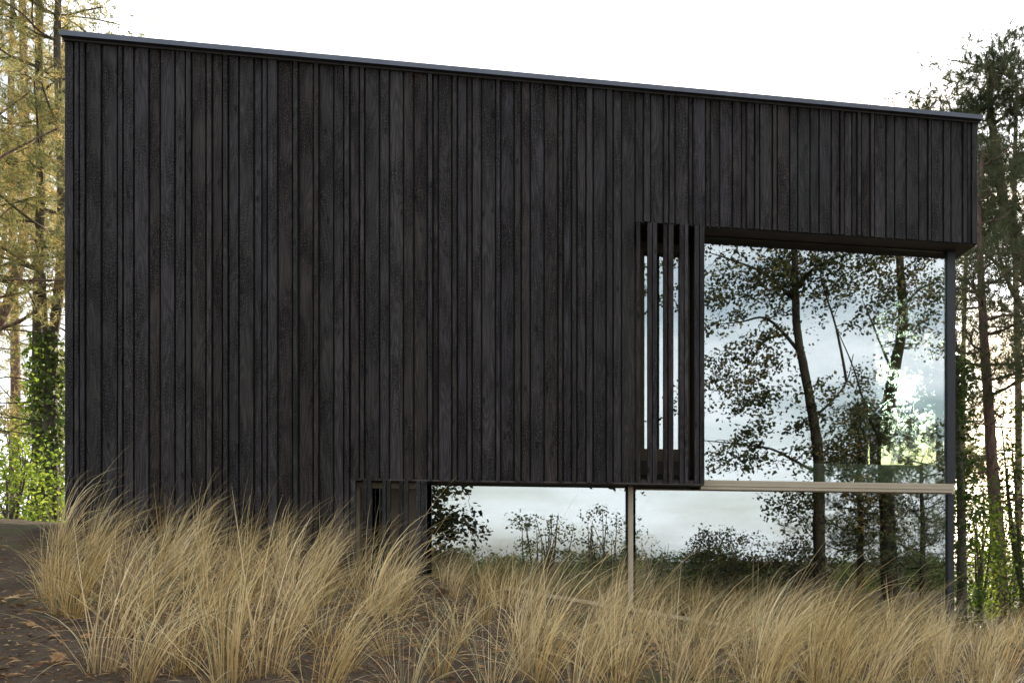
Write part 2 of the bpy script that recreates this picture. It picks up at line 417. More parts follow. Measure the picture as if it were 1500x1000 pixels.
def gz1(x, y): return float(gz(np.array([x]), np.array([y]))[0])
def axis(c, fine, half, far, n2):
    a = np.arange(-half, half + 1e-6, fine)
    s = fine; e = [half]; g = 1.16
    while e[-1] < far: s *= g; e.append(e[-1] + s)
    e = np.array(e[1:])
    return c + np.concatenate([-e[::-1], a, e])
def build_ground():
    xs = axis(0.3, 0.055, 6.5, 600, 40); ys = axis(-5.0, 0.055, 5.2, 600, 40)
    X, Y = np.meshgrid(xs, ys)
    Z = gz(X, Y)
    rr = np.hypot(X - .3, Y + 5)
    f = X.ravel(); g = Y.ravel(); nz = np.zeros(len(f))
    fine = (rr.ravel() < 14)
    for i in np.nonzero(fine)[0]:
        v = Vector((f[i], g[i], 0))
        nz[i] = .05 * mnoise.noise(v * 1.3) + .028 * mnoise.noise(v * 4.1) + .016 * mnoise.noise(v * 11) + .010 * mnoise.noise(v * 24)
    Z = Z + nz.reshape(Z.shape)
    ny, nx = X.shape
    i = np.arange(ny - 1)[:, None] * nx + np.arange(nx - 1)[None, :]
    q = np.stack([i, i + 1, i + nx + 1, i + nx], -1).reshape(-1, 4)
    o = mk('ground', np.stack([X, Y, Z], -1).reshape(-1, 3), [q], M['soil'], smooth=True)
    tag(o, 'brown sandy dune soil sloping up to the left of the house', 'ground', kind='structure')
    return o
build_ground()
def hit(px, py):
    """depth at which the view ray meets the ground"""
    ts = np.linspace(2.5, 30, 600)
    P = np.array([at(px, py, t) for t in ts])
    b = P[:, 2] < gz(P[:, 0], P[:, 1])
    if not b.any(): return None
    return ts[np.argmax(b)]

# ------------------------------------------------------------------ house
ZB = EZ + 0.843        # underside of the projecting upper wall
ZF = EZ + 3.735        # underside of the fascia over the big window
ZT = EZ + 5.17         # top of boards
XL, XR = fx(93), fx(1433)
house = empty('timber_house', ((XL + XR) / 2, 0, EZ - 1.0),
              'flat roofed two storey house clad in vertical blackened timber boards with corner glazing', 'house')
hinv = house.location.copy()
def hp(o):
    o.parent = house; o.matrix_parent_inverse.identity(); o.location = -hinv; return o
HROOT = house
def hb(mb, name, mat, parent=None, smooth=False):
    o = mb.build(name, mat, None, smooth)
    if parent is None: return hp(o)
    o.parent = parent
    return o
seams_low = [93, 107.6, 116.3, 125.3, 148.3, 171.6, 180, 196, 218, 234.4, 256.3, 271.7, 280.7, 302, 311, 326, 334.7, 350, 372, 383.3, 391.3, 406.7,
             428.7, 437.3, 459, 467.3, 488.7, 503.7, 512.5, 526.7, 534.4, 556, 570.4, 591, 606, 626, 634, 642, 662, 670, 684, 691.6, 705.3, 726, 733.3,
             753.3, 763.3, 776.7, 797, 817.3, 824.7, 837.3, 845, 858.3, 868.7, 887.8, 898, 910.5, 930.5]
seams_up = [930.5, 942.7, 953, 972, 979.6, 988.7, 1008.7, 1015, 1033.7, 1040.7, 1054.4, 1073, 1086.4, 1093.3, 1105.3, 1112.7, 1131.3, 1138.3, 1156.7,
            1168.7, 1186.7, 1200, 1217.6, 1230, 1236.7, 1248.3, 1255.4, 1262, 1274.6, 1281, 1298, 1310.7, 1327.7, 1346, 1359.3, 1364, 1382, 1393.3,
            1410, 1416.7, 1423.3, 1433]
seed(5)
cl = MB()
def board(x0, x1, z0, z1, tn=None):
    g = 0.0082
    w = x1 - x0
    y0 = random.choice([0.0, 0.0, 0.006, 0.012]) if w > .08 else random.choice([0.0, -0.012, -0.014, 0.01])
    tn = .18 + .64 * random.random() if tn is None else tn
    # now and then a butt joint in the height of a board
    js = []
    if z1 - z0 > 3 and random.random() < .08: js = [z0 + (z1 - z0) * random.uniform(.25, .75)]
    zs = [z0] + js + [z1]
    for a, b in zip(zs[:-1], zs[1:]):
        cl.box(x0 + g, x1 - g, y0, 0.036, a + (.0015 if js else 0), b, tint=tn, bev=0.003)
for a, b in zip(seams_low[:-1], seams_low[1:]):
    board(fx(a), fx(b), (EZ - 1.1) if b <= 512.6 else ZB, ZT)
for a, b in zip(seams_up[:-1], seams_up[1:]):
    board(fx(a), fx(b), ZF, ZT)
# boards round the corners, on both side walls
Yb = 9.0
y = 0.04
while y < Yb:
    w = random.choice([.06, .10, .15])
    for X, s in ((XL, -1), (XR, 1)):
        x0, x1 = (X - 0.0, X + .03) if s < 0 else (X - .03, X)
        z0 = (EZ - 1.3) if s < 0 else ZF
        V = [(x, yy, z) for x in (x0, x1) for yy in (y + .004, min(Yb, y + w) - .004) for z in (z0, ZT)]
        cl.add(V, f4=[(0, 1, 3, 2), (4, 6, 7, 5), (0, 4, 5, 1), (2, 3, 7, 6), (0, 2, 6, 4), (1, 5, 7, 3)], tint=random.random())
    y += w
hb(cl, 'cladding', M['char'])
# structural walls behind the boards
X513, X624, X930, X1032 = fx(513), fx(624), fx(930.5), fx(1032)
wl = MB()
wl.box(XL + .032, X513 - .002, .036, .30, EZ - 1.3, ZT - .02)
wl.box(X513, X930 - .004, .036, .30, ZB + .012, ZT - .02)
wl.box(X930, XR - .032, .036, .30, ZF + .012, ZT - .02)
wl.box(XL + .032, XL + .30, .302, Yb - .3, EZ - 1.3, ZT - .02)
wl.box(XR - .30, XR - .032, .302, Yb - .3, ZF + .012, ZT - .02)
wl.box(XL + .032, XR - .032, Yb - .298, Yb, EZ - 1.5, ZT - .02)
hb(wl, 'wall', M['backing'])
# roof with metal edge trim
rf = MB(); rf.box(XL - .001, XR + .002, -.02, Yb + .02, ZT - .018, ZT + .012)
roof = hb(rf, 'roof', M['roof'])
tm = MB()
z0, z1 = EZ + 5.172, EZ + 5.214
tm.box(XL - .008, XR + .022, -.075, -.022, z0, z1)
tm.box(XL - .008, XL - .0015, -.02, Yb + .05, z0, z1)
tm.box(XR + .003, XR + .022, -.02, Yb + .05, z0, z1)
tm.box(XL - .004, XR + .015, -.068, -.022, z1 + .0005, z1 + .012)
for px in (420, 755, 1090, 1340):                    # joint clips of the trim
    x = fx(px); tm.box(x - .03, x + .03, -.078, -.03, z0 - .002, z1 + .003)
hb(tm, 'roof_trim', M['trim'], roof)
# soffits
sf = MB()
Xs = fx(1397, GY) - .03
sf.box(X930 + .002, XR - .034, .036, GY + .02, ZF - .004, ZF + .010)
sf.box(X930 + .002, X1032 - .012, GY + .0205, GB - .03, ZF - .004, ZF + .010)
sf.box(Xs + .024, XR - .034, GY + .0205, Yb - .3, ZF - .004, ZF + .010)
hb(sf, 'soffit', M['soffit'])
sf = MB()
sf.box(X513 + .002, X1032 - .004, .004, GY - .02, ZB - .006, ZB + .010)
sf.box(X930 + .002, X1032 - .06, .05, GB - .02, ZB + .011, ZB + .05)
hb(sf, 'soffit', M['soffit'])
# bay: dark reveal of the slatted box and its end wall
by = MB()
Xg = fx(1008, 0)
by.box(X1032 - .055, X1032 - .012, .07, GB + .1, ZB + .052, ZF - .006)
by.box(X930 - .30, X930 - .006, .302, GB + .1, ZB + .052, ZF - .006)
by.box(X930, X1032 - .06, GB - .06, GB + .02, EZ + .99, EZ + 1.155)           # panel below the slatted window
hb(by, 'bay_reveal', M['soffit'])
def slat(x0, x1, z0, z1, tn, parent):
    s = MB(); s.box(x0, x1, 0.0, .062, z0, z1, tint=tn, bev=.003)
    hb(s, 'slat', M['char'], None)
for a, b in ((932, 938), (948.7, 954.9), (956.2, 962.7), (972, 977.6), (979.6, 986.7), (995.8, 1001.8), (1003, 1008.3), (1017.8, 1024), (1025.2, 1032)):
    slat(fx(a), fx(b), ZB + .012, ZF - .002, random.random(), None)
for a, b in ((513.5, 520.5), (531.5, 537), (538, 544), (560, 565), (566, 572), (584, 590), (592, 598), (609, 616), (617, 624.5)):
    slat(fx(a), fx(b), EZ - .9, ZB - .008, random.random(), None)
# window frames and panes on the glazing plane
def window(name_pane_rects, frame_boxes, fm, label=None, yp=GY):
    f = MB()
    for b_ in frame_boxes: f.box(*b_)
    fr = hb(f, 'window', fm)
    if label: fr['label'] = label
    for (x0, x1, z0, z1) in name_pane_rects:
        p = MB(); p.box(x0, x1, yp, yp + .02, z0, z1)
        hb(p, 'pane', M['glass'], fr)
    return fr
def gx(px): return fx(px, GY)
def bx(px): return fx(px, GB)
zt = EZ + .915; zb_ = EZ + .808
xr = fx(1397, GY)
# slim dark frame and pane of the big window
window([(X1032 - .010, gx(1385), zt + .002, ZF - .02)],
       [(X1032 - .010, gx(1385), GY - .01, GY + .06, ZF - .018, ZF - .006)], M['post'], 'slim dark frame of the tall corner window')
# window behind the slatted bay
window([(bx(943), bx(1003), EZ + 1.30, ZF - .14)],
       [(X930 - .003, bx(1010), GB - .03, GB + .05, ZF - .138, ZF - .03), (X930 - .003, bx(1010), GB - .03, GB + .05, EZ + 1.16, EZ + 1.298),
        (X930 - .003, bx(943) - .002, GB - .028, GB + .05, EZ + 1.30, ZF - .14), (bx(1003) + .002, bx(1010), GB - .028, GB + .05, EZ + 1.30, ZF - .14)],
       M['brownwall'], 'brown frame of the window behind the upper slats', GB)
# beige transom between the storeys
tr_ = MB()
for z0, z1, yy in ((zb_, zb_ + .034, GY - .09), (zb_ + .038, zb_ + .074, GY - .098), (zb_ + .078, zt, GY - .09)):
    tr_.box(X1032 - .0, fx(1399, GY - .09), yy, GY - .002, z0, z1)
tr_.box(X1032 + .01, fx(1398, GY - .09), GY - .08, GY - .003, zb_ + .03, zb_ + .08)
hb(tr_, 'transom', M['beige'])
tr2 = MB(); tr2.box(X930, X1032 - .058, .40, GB - .062, ZB + .052, ZB + .066)
hb(tr2, 'window_sill', M['beige'])
# lower glazing
zl = EZ - 1.25; zh = ZB - .008
zlh = zb_ - .012
window([(gx(625), gx(917), zl, zh), (gx(931), gx(1386), zl, zlh)],
       [(gx(920), gx(927.5), GY - .01, GY + .05, zl, zh), (gx(932), gx(1397), GY - .005, GY + .05, zlh + .002, zb_ - .001)], M['beige'],
       'pale beige post of the long low window')
gs = MB(); gs.box(gx(916.5), gx(919.3), GY - .03, GY + .03, zl, zh); hb(gs, 'gasket', M['backing'])
# lower slatted window
window([(gx(541), gx(566), zl, EZ + .775)],
       [(gx(521), gx(622), GY - .05, GY + .05, EZ + .777, EZ + .84), (gx(521), gx(528), GY - .05, GY + .05, zl, EZ + .775)], M['beige'],
       'beige frame behind the lower slats')
pn = MB(); pn.box(gx(528.5), gx(540.5), GY - .02, GY + .04, zl, EZ + .775); pn.box(gx(566.5), gx(624), GY - .02, GY + .04, zl, EZ + .775)
hb(pn, 'panel', M['brownwall'])
# corner post
cpst = MB()
cpst.box(gx(1386), gx(1397), GY - .05, GY + .07, zt + .002, ZF - .006)
cpst.box(gx(1387), gx(1395), GY - .05, GY + .07, zl, zb_ - .014)
hb(cpst, 'corner_post', M['post'])
# glazed right hand side of both storeys
Xs = gx(1397) - .03
sd = MB(); sd.box(Xs - .05, Xs + .02, 3.205, 3.265, zt + .03, ZF - .006)
sw = hb(sd, 'side_window', M['post'])
p = MB(); p.box(Xs - .02, Xs, GY + .075, 3.20, zt + .03, ZF - .008); hb(p, 'pane', M['sideglass'], sw)
w1 = MB(); w1.box(Xs - .10, Xs + .015, 3.27, Yb - .3, zt + .03, ZF - .004)
hb(w1, 'side_wall', M['backing'])
w1 = MB(); w1.box(Xs - .10, Xs + .015, GY + .075, Yb - .3, zl, zb_ - .03)
hb(w1, 'side_wall', M['backing'])
sp = MB(); sp.box(Xs - .035, Xs + .022, GY + .075, 8.66, zb_ - .028, zt + .028)
hb(sp, 'spandrel', M['beige'])
# inside
fl = MB(); fl.box(X1032 + .0, Xs - .037, GY + .022, GB + .3, zb_ - .0, zt - .03); fl.box(X513, Xs - .037, GB + .3, Yb - .3, zb_ - .0, zt - .03)
hb(fl, 'upper_floor', M['floor'])
fl = MB(); fl.box(XL + .31, Xs - .06, GY + .08, Yb - .3, zl - .12, zl + .2)
hb(fl, 'ground_floor', M['floor'])
ce = MB(); ce.box(XL + .31, XR - .31, .31, Yb - .3, ZF + .012, ZF + .05)
hb(ce, 'ceiling', M['inner'])
iw = MB()
iw.box(X930 - .4, X930 - .305, .31, Yb - .3, zt - .028, ZF + .01)
iw.box(X513 - .1, X513 - .01, .31, Yb - .3, zl + .2, zb_ - .003)
iw.box(X930, Xs - 2.3, 4.8, 4.9, zt - .028, ZF + .01)
iw.box(X513, Xs - 1.5, 4.6, 4.7, zl + .2, zb_ - .003)
hb(iw, 'inner_wall', M['inner'])
us = MB(); us.box(gx(1176), gx(1384), GY + .20, GY + .24, zt - .028, EZ + 1.16)  # pale opaque strip low behind the big window
hb(us, 'pale_strip', M['palestrip'])

# timber edging on the slope below the low window
eb = empty('timber_edging', (fx(900, .3), .3, EZ - .5), 'weathered timber board edging sloping down right under the low window', 'edging board')
def eboard(name, dz0, dz1, y0, y1, mat):
    a = at(740, 857, depth_for(740, .25)); b = at(1400, 968, depth_for(1400, .25))
    m = MB(); n = 24; V = []
    for i in range(n + 1):
        s = i / n; x = a[0] + (b[0] - a[0]) * s; z = a[2] + (b[2] - a[2]) * s + .003 * math.sin(i * 2.1)
        V += [(x, y0, z + dz0), (x, y1, z + dz0), (x, y1, z + dz1), (x, y0, z + dz1)]
    q = []
    for i in range(n):
        o = i * 4
        for k in range(4): q.append((o + k, o + (k + 1) % 4, o + 4 + (k + 1) % 4, o + 4 + k))
    q += [(0, 3, 2, 1), (n * 4, n * 4 + 1, n * 4 + 2, n * 4 + 3)]
    m.add(V, f4=q)
    o = m.build(name, mat, eb); o.location = -eb.location
eboard('board', -.05, -.01, .17, .26, M['timber'])
eboard('board', -.13, -.050, .20, .25, M['timberdark'])
eboard('board', -.40, -.134, .16, .22, M['timber'])

# ------------------------------------------------------------------ vegetation builders
def unit(v): return v / (np.linalg.norm(v, axis=-1, keepdims=True) + 1e-9)
class Tree:
    def __init__(s, name, label, cat, base, bark, leaf, group=None):
        s.root = empty(name, tuple(float(c) for c in base), label, cat, group)
        s.base = np.array(base, float); s.w = MB(); s.nodes = []; s.rad = []; s.L = []; s.LT = []; s.bark = bark; s.leaf = leaf
        s.fk = 3
    def limb(s, P, r0, r1, n=8, sub=5, wig=.0):
        P = np.array(P, float)
        # smooth resample
        if len(P) > 2:
            k = len(P); tt = np.linspace(0, k - 1, (k - 1) * sub + 1); Q = []
            for t_ in tt:
                i = min(int(t_), k - 2); f = t_ - i
                p0 = P[max(i - 1, 0)]; p1 = P[i]; p2 = P[i + 1]; p3 = P[min(i + 2, k - 1)]
                Q.append(.5 * ((2 * p1) + (-p0 + p2) * f + (2 * p0 - 5 * p1 + 4 * p2 - p3) * f * f + (-p0 + 3 * p1 - 3 * p2 + p3) * f ** 3))
            Q = np.array(Q)
        else:
            Q = P[0] + (P[1] - P[0]) * np.linspace(0, 1, sub + 1)[:, None]
        if wig: Q[1:] += np.random.randn(len(Q) - 1, 3) * wig
        R = r0 + (r1 - r0) * np.linspace(0, 1, len(Q)) ** .8
        s.w.tube(Q - s.base, R, n=n, wob=.05 if n > 5 else 0)
        for q, r in zip(Q, R): s.nodes.append(q); s.rad.append(r)
        return Q
    def attach(s, C, r=.012, sag=.0):
        """grow a twig from the nearest branch to each cluster centre"""
        nd = np.array(s.nodes)
        C = np.array(C)
        dist = np.array([np.min(((nd - c) ** 2).sum(1)) for c in C])
        dirs = np.zeros_like(C)
        for i in np.argsort(dist):
            c = C[i]; nd = np.array(s.nodes)
            dd = ((nd - c) ** 2).sum(1); j = int(np.argmin(dd)); a = nd[j]; ln = math.sqrt(dd[j])
            ra = min(s.rad[j] * .7, r + ln * .006)
            k = max(2, min(6, int(ln / .3) + 2))
            f = np.linspace(0, 1, k + 1)[:, None]
            P = a + (c - a) * f
            P[1:-1] += np.random.randn(k - 1, 3) * ln * .05
            P[:, 2] += (np.sin(f[:, 0] * math.pi)) * ln * .12 * (1 - sag)
            s.w.tube(P - s.base, np.linspace(ra, .004, k + 1), n=4)
            for q in P[1:]: s.nodes.append(q); s.rad.append(max(.004, ra * .6))
            dirs[i] = P[-1] - P[-2]
        return unit(dirs)
    def needles(s, C, Dr, tufts=5, n=22, L=.11, w=.006, spread=.2, tint=(.1, .6), up=.5):
        C = np.repeat(C, tufts, 0); Dr = np.repeat(Dr, tufts, 0); K = len(C)
        P = C + np.random.randn(K, 3) * spread * np.array((1, 1, .55))
        Dv = unit(Dr + np.random.randn(K, 3) * .7 + np.array((0, 0, up)))
        T = np.random.uniform(tint[0], tint[1], K)
        P = np.repeat(P, n, 0); Dn = np.repeat(Dv, n, 0); T = np.repeat(T, n)
        a = np.random.rand(len(P), 1)
        B = P + Dn * a * L * 1.1
        X = unit(Dn * .75 + np.random.randn(len(P), 3) * .55)
        tip = B + X * L * np.random.uniform(.7, 1.15, (len(P), 1))
        S = unit(np.cross(X, np.random.randn(len(P), 3))) * w * .5
        V = np.stack([B - S, B + S, tip], 1).reshape(-1, 3)
        s.L.append(V - s.base); s.LT.append(np.repeat(np.clip(T + np.random.randn(len(T)) * .06, 0, 1), 3))
        # the shoots that carry the tufts
    def leaves(s, C, Dr, n=18, size=.09, spread=.28, tint=(.1, .8), droop=.3, stretch=None):
        s.fk = 4
        C = np.repeat(C, n, 0); K = len(C)
        off = np.random.randn(K, 3) * spread * np.array((1, 1, .6))
        if stretch is not None: off += np.random.randn(K, 1) * np.array(stretch) * spread
        P = C + off
        T = np.repeat(np.random.uniform(tint[0], tint[1], K // n), n) + np.random.randn(K) * .12
        X = unit(np.random.randn(K, 3) * np.array((1, 1, .6)) - np.array((0, 0, droop)))
        Nn = unit(np.random.randn(K, 3) + np.array((0, 0, .6)))
        S = unit(np.cross(X, Nn))
        sz = size * np.random.uniform(.6, 1.25, (K, 1))
        Bq = np.cross(S, X)
        V = np.stack([P, P + X * sz * .5 + S * sz * .33 + Bq * sz * .06, P + X * sz, P + X * sz * .5 - S * sz * .33 + Bq * sz * .06], 1).reshape(-1, 3)
        s.L.append(V - s.base); s.LT.append(np.repeat(np.clip(T, 0, 1), 4))
    def done(s, trunk='trunk', crown='crown', extra=None):
        s.w.build(trunk, s.bark, s.root, True)
        if s.L:
            V = np.concatenate(s.L); k = s.fk
            mk(crown, V, [np.arange(len(V)).reshape(-1, k)], s.leaf, s.root, np.concatenate(s.LT))
        return s.root

def ivy(tr, Q, r, n, size=.07, tint=(.2, .9), mat=None):
    i = np.random.randint(0, len(Q) - 1, n); f = np.random.rand(n, 1)
    P = Q[i] * (1 - f) + Q[i + 1] * f
    th = np.random.rand(n) * 6.283; rr = r * np.random.uniform(.8, 1.7, n)
    O = np.stack([np.cos(th), np.sin(th), np.zeros(n)], 1)
    P = P + O * rr[:, None]
    X = unit(np.random.randn(n, 3) * .6 + O * .3 - np.array((0, 0, .8))); Nn = unit(O + np.random.randn(n, 3) * .4)
    S = unit(np.cross(X, Nn)); sz = size * np.random.uniform(.6, 1.3, (n, 1))
    V = np.stack([P, P + X * sz * .4 + S * sz * .45, P + X * sz, P + X * sz * .4 - S * sz * .45], 1).reshape(-1, 3) - tr.base
    mk('ivy', V, [np.arange(len(V)).reshape(-1, 4)], mat or M['leafmid'], tr.root, np.repeat(np.random.uniform(*tint, n), 4))

def pine(label, path, r0, r1, z_lo, nl, Lmax, leaf, tint, sd, bark=None, group=None, clus=9, tufts=5, name='pine_tree', n=20, w=.007, dead=0, Lt=.11, rise=.25, taper=1.0, az=None, gap=0):
    """path: trunk points; limbs start at height z_lo"""
    seed(sd)
    path = np.array(path, float)
    base = path[0].copy(); base[2] = gz1(base[0], base[1]) - .1; path[0] = base
    T = Tree(name, label, 'tree', base, bark or M['pinebark'], leaf, group)
    Q = T.limb(path, r0, r1, n=12)
    zt_ = Q[-1][2]
    C = []
    for k in range(nl):
        f = (k + np.random.rand()) / nl
        z = z_lo + (zt_ - z_lo) * f
        j = int(np.argmin(abs(Q[:, 2] - z))); p = Q[j]
        ll = Lmax * (1 - f * .75 * taper) * np.random.uniform(.6, 1.1)
        a = np.random.rand() * 6.283 if az is None else np.random.uniform(*az)
        d = np.array((math.cos(a), math.sin(a), 0)); rs = rise + np.random.uniform(-.2, .25)
        pts = [p, p + d * ll * .35 + (0, 0, ll * rs * .2), p + d * ll * .7 + (0, 0, ll * rs * .45), p + d * ll + (0, 0, ll * rs * .95)]
        pts = np.array(pts); pts[1:] += np.random.randn(3, 3) * ll * .05
        R = r0 * .24 * (1 - f * .5)
        qq = T.limb(pts, R, .012, n=6, sub=4)
        m = max(4, int(1.5 * clus * ll / Lmax))
        for _ in range(m):
            g = np.random.uniform(.35, 1.05); b = qq[min(len(qq) - 1, int(g * (len(qq) - 1)))]
            C.append(b + np.random.randn(3) * np.array((.32, .32, .16)) * (ll / 2.2 + .3))
    for k in range(dead):
        z = Q[0][2] + (z_lo - Q[0][2]) * np.random.uniform(.25, 1)
        j = int(np.argmin(abs(Q[:, 2] - z))); p = Q[j]; a = np.random.rand() * 6.283; ll = np.random.uniform(.4, 1.7)
        d = np.array((math.cos(a), math.sin(a), np.random.uniform(-.2, .2)))
        pts = np.array([p, p + d * ll * .5, p + d * ll + (0, 0, -.1 * ll)]); pts[1:] += np.random.randn(2, 3) * .06
        T.limb(pts, .018, .004, n=4, sub=3)
    C = np.array(C)
    if gap:                                   # the opening in the boughs that the low sun shines through
        v = C - np.array((0, -D, EZ)); sd_ = np.array(SUN); al = v @ sd_
        C = C[np.linalg.norm(v - al[:, None] * sd_, axis=1) > gap]
    Dr = T.attach(C, r=.008)
    T.needles(C, Dr, tufts=tufts, n=n, w=w * 1.35, L=Lt * 1.35, tint=tint)
    return T, Q

def shrub(label, base, rad, h, leaf, tint, sd, group=None, ncl=70, nlf=26, size=.07, name='shrub', spread=.16, stems=7, lean=(0, 0), bark=None):
    seed(sd)
    b = np.array((base[0], base[1], gz1(base[0], base[1]) - .05))
    T = Tree(name, label, 'shrub', b, bark or M['greybark'], leaf, group)
    for k in range(stems):
        a = np.random.rand() * 6.283; rr = rad * np.random.uniform(.2, .8)
        e = b + (math.cos(a) * rr + lean[0], math.sin(a) * rr + lean[1], h * np.random.uniform(.6, .95))
        mdl = (b + e) / 2 + np.random.randn(3) * .12 * rad
        T.limb([b + np.random.randn(3) * .05 * np.array((1, 1, 0)), mdl, e], .02 + h * .008, .005, n=5, sub=4)
    C = []
    while len(C) < ncl:
        p = np.random.uniform(-1, 1, 3)
        q = p[0] ** 2 + p[1] ** 2 + max(0, p[2]) ** 2 * .95
        if q > 1 or (q < .25 and random.random() < .6): continue
        lump = 1 + .25 * mnoise.noise(Vector(p * 2.3) + Vector((sd, 0, 0)))
        C.append(b + np.array((p[0] * rad * lump + lean[0] * .6, p[1] * rad * lump + lean[1] * .6, h * (.5 + .48 * p[2] * lump))))
    C = np.array(C)
    Dr = T.attach(C, r=.006)
    T.leaves(C, Dr, n=nlf, size=size, spread=spread, tint=tint)
    T.done('stem', 'foliage')
    return T

# ------------------------------------------------------------------ trees left of the house
def path(pts, t): return [at(px, py, t) for px, py in pts]
T, Q = pine('tall pine left of the house with an ivy grown trunk standing left of its twin',
            path([(54, 776), (56, 700), (55, 560), (56, 430), (60, 250), (57, 60), (60, -150)], 17.0), .12, .05, EZ + 4.4, 30, 3.0, M['needle'], (.25, .95), 11,
            bark=M['greybark'], clus=12, tufts=8, dead=12, n=20, group=None)
ivy(T, Q[:14], .15, 900, size=.085, mat=M['leafbright'])
T.done()
T, Q = pine('forked pine left of the house with pale bark and ivy right of its twin trunk',
            path([(75, 776), (75, 700), (74, 600), (76, 510), (88, 400), (90, 250), (84, 60), (90, -100)], 16.5), .13, .045, EZ + 4.2, 26, 2.8, M['needle'], (.3, 1.0), 12,
            bark=M['greybark'], clus=12, tufts=8, dead=8, n=20)
q2 = T.limb(path([(75, 600), (72, 530), (66, 470), (64, 400)], 16.6), .09, .03, n=8)
ivy(T, Q[:17], .16, 1400, size=.09, mat=M['leafmid'])
T.done()
T, Q = pine('leaning pine at the left edge with reddish trunk running out of the picture',
            path([(-90, 770), (-60, 640), (-40, 560), (20, 420), (38, 300), (36, 120), (30, -80)], 20.0), .15, .06, EZ + 5.0, 34, 3.4, M['needle'], (.35, 1.0), 13,
            clus=13, tufts=8, dead=10, n=18, w=.008)
T.limb(path([(-60, 560), (-10, 490), (30, 470), (66, 445)], 18.5), .07, .02, n=7)
T.limb(path([(-40, 470), (0, 380), (12, 300), (30, 240)], 19.0), .07, .03, n=7)
T.done()
T, Q = pine('golden lit pine farther back on the left between the nearer trunks',
            path([(20, 770), (22, 500), (15, 200), (20, -60)], 27.0), .16, .05, EZ + 3.0, 36, 3.4, M['needle'], (.4, 1.0), 14, clus=12, tufts=7, n=16, w=.011, Lt=.14)
T.done()
T, Q = pine('sunlit pine close behind the left corner of the house',
            path([(120, 770), (116, 500), (105, 300), (92, 120), (96, 40)], 23.0), .14, .04, EZ + 2.5, 36, 2.2, M['needle'], (.45, 1.0), 15, clus=12, tufts=7, n=16, w=.010, Lt=.13)
T.done()
T, Q = pine('pine at the far left beyond the frame edge, its boughs reaching in',
            path([(-170, 790), (-160, 500), (-150, 200), (-150, -60)], 15.0), .16, .05, EZ + 3.2, 26, 3.6, M['needle'], (.25, .85), 16, clus=12, tufts=8, n=18)
T.done()
shrub('bright yellow green shrub lit from behind at the left edge', at(8, 760, 15)[:2], 1.0, 1.5, M['leafbright'], (.3, 1.0), 21, ncl=90, nlf=30)
shrub('green shrub glowing between the ivy trunks and the house', at(92, 760, 19)[:2], .75, 3.4, M['leafbright'], (.35, 1.0), 22, ncl=110, nlf=28)
shrub('tangled mid green bush behind the left shrub', at(25, 760, 23)[:2], 2.0, 3.8, M['leafpale'], (.2, .9), 23, ncl=160, nlf=28, size=.09, spread=.25)
shrub('olive bush at the foot of the left trees', at(40, 762, 19)[:2], 1.0, 1.4, M['leafmid'], (.3, 1.0), 24, ncl=80, nlf=28)

# ------------------------------------------------------------------ trees right of the house
T, Q = pine('slender reddish pine trunk right of the glazed corner',
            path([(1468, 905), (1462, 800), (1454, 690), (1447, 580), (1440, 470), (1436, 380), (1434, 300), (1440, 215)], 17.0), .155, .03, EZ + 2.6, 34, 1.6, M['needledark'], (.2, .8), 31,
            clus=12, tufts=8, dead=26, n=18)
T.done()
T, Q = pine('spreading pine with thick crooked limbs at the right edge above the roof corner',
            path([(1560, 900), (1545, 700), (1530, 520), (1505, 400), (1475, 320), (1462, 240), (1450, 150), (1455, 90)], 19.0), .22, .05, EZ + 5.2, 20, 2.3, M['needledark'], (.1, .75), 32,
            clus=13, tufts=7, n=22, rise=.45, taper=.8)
T.limb(path([(1522, 490), (1480, 420), (1458, 350), (1440, 250)], 18.8), .07, .02, n=7)
T.limb(path([(1470, 300), (1430, 260), (1400, 180), (1385, 140)], 19.0), .05, .012, n=6)
T.limb(path([(1440, 250), (1390, 200), (1350, 165), (1343, 145)], 19.2), .035, .01, n=6)
seed(320)
EX = [(random.uniform(1436, 1510), random.uniform(70, 500)) for _ in range(75)]
EX += [(random.uniform(1400, 1450), random.uniform(120, 330)) for _ in range(26)]
C2 = np.array([at(px, py, 19 + random.uniform(-.9, .9)) for px, py in EX + [
    (1343, 148), (1352, 160), (1365, 165), (1378, 140), (1398, 128), (1395, 160), (1410, 150), (1402, 115), (1425, 120), (1436, 95), (1445, 110), (1455, 80),
     (1470, 70), (1486, 62), (1499, 50), (1490, 100), (1470, 130), (1440, 160), (1420, 180), (1455, 200), (1480, 180), (1495, 150), (1460, 240), (1485, 260), (1445, 280), (1475, 330), (1500, 300)]])
d2 = T.attach(C2, .01)
T.needles(C2, d2, tufts=14, n=30, w=.012, L=.13, spread=.15, tint=(.1, .7), up=.9)
T.done()
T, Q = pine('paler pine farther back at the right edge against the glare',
            path([(1490, 900), (1492, 600), (1486, 300), (1490, 120)], 30.0), .15, .05, EZ + 3.0, 20, 2.2, M['needle'], (0, .5), 33, clus=10, tufts=6, n=16, w=.011, Lt=.14)  # lighter needle colour stands in for lens flare over this pine
T.done()
T, Q = pine('distant thin pine seen between the glazed corner and the reddish trunk',
            path([(1412, 900), (1410, 600), (1416, 300), (1412, 170)], 34.0), .12, .04, EZ + 4.0, 18, 1.8, M['needle'], (0, .5), 34, clus=8, tufts=5, n=16, w=.012, Lt=.15)  # needles coloured lighter for the flare here too
T.done()
seed(35)
b = at(1408, 890, 13.8); b[2] = gz1(b[0], b[1]) - .05
T = Tree('ivy_column', 'dark ivy covered stem hugging the glazed corner of the house', 'climber', b, M['greybark'], M['leafmid'])
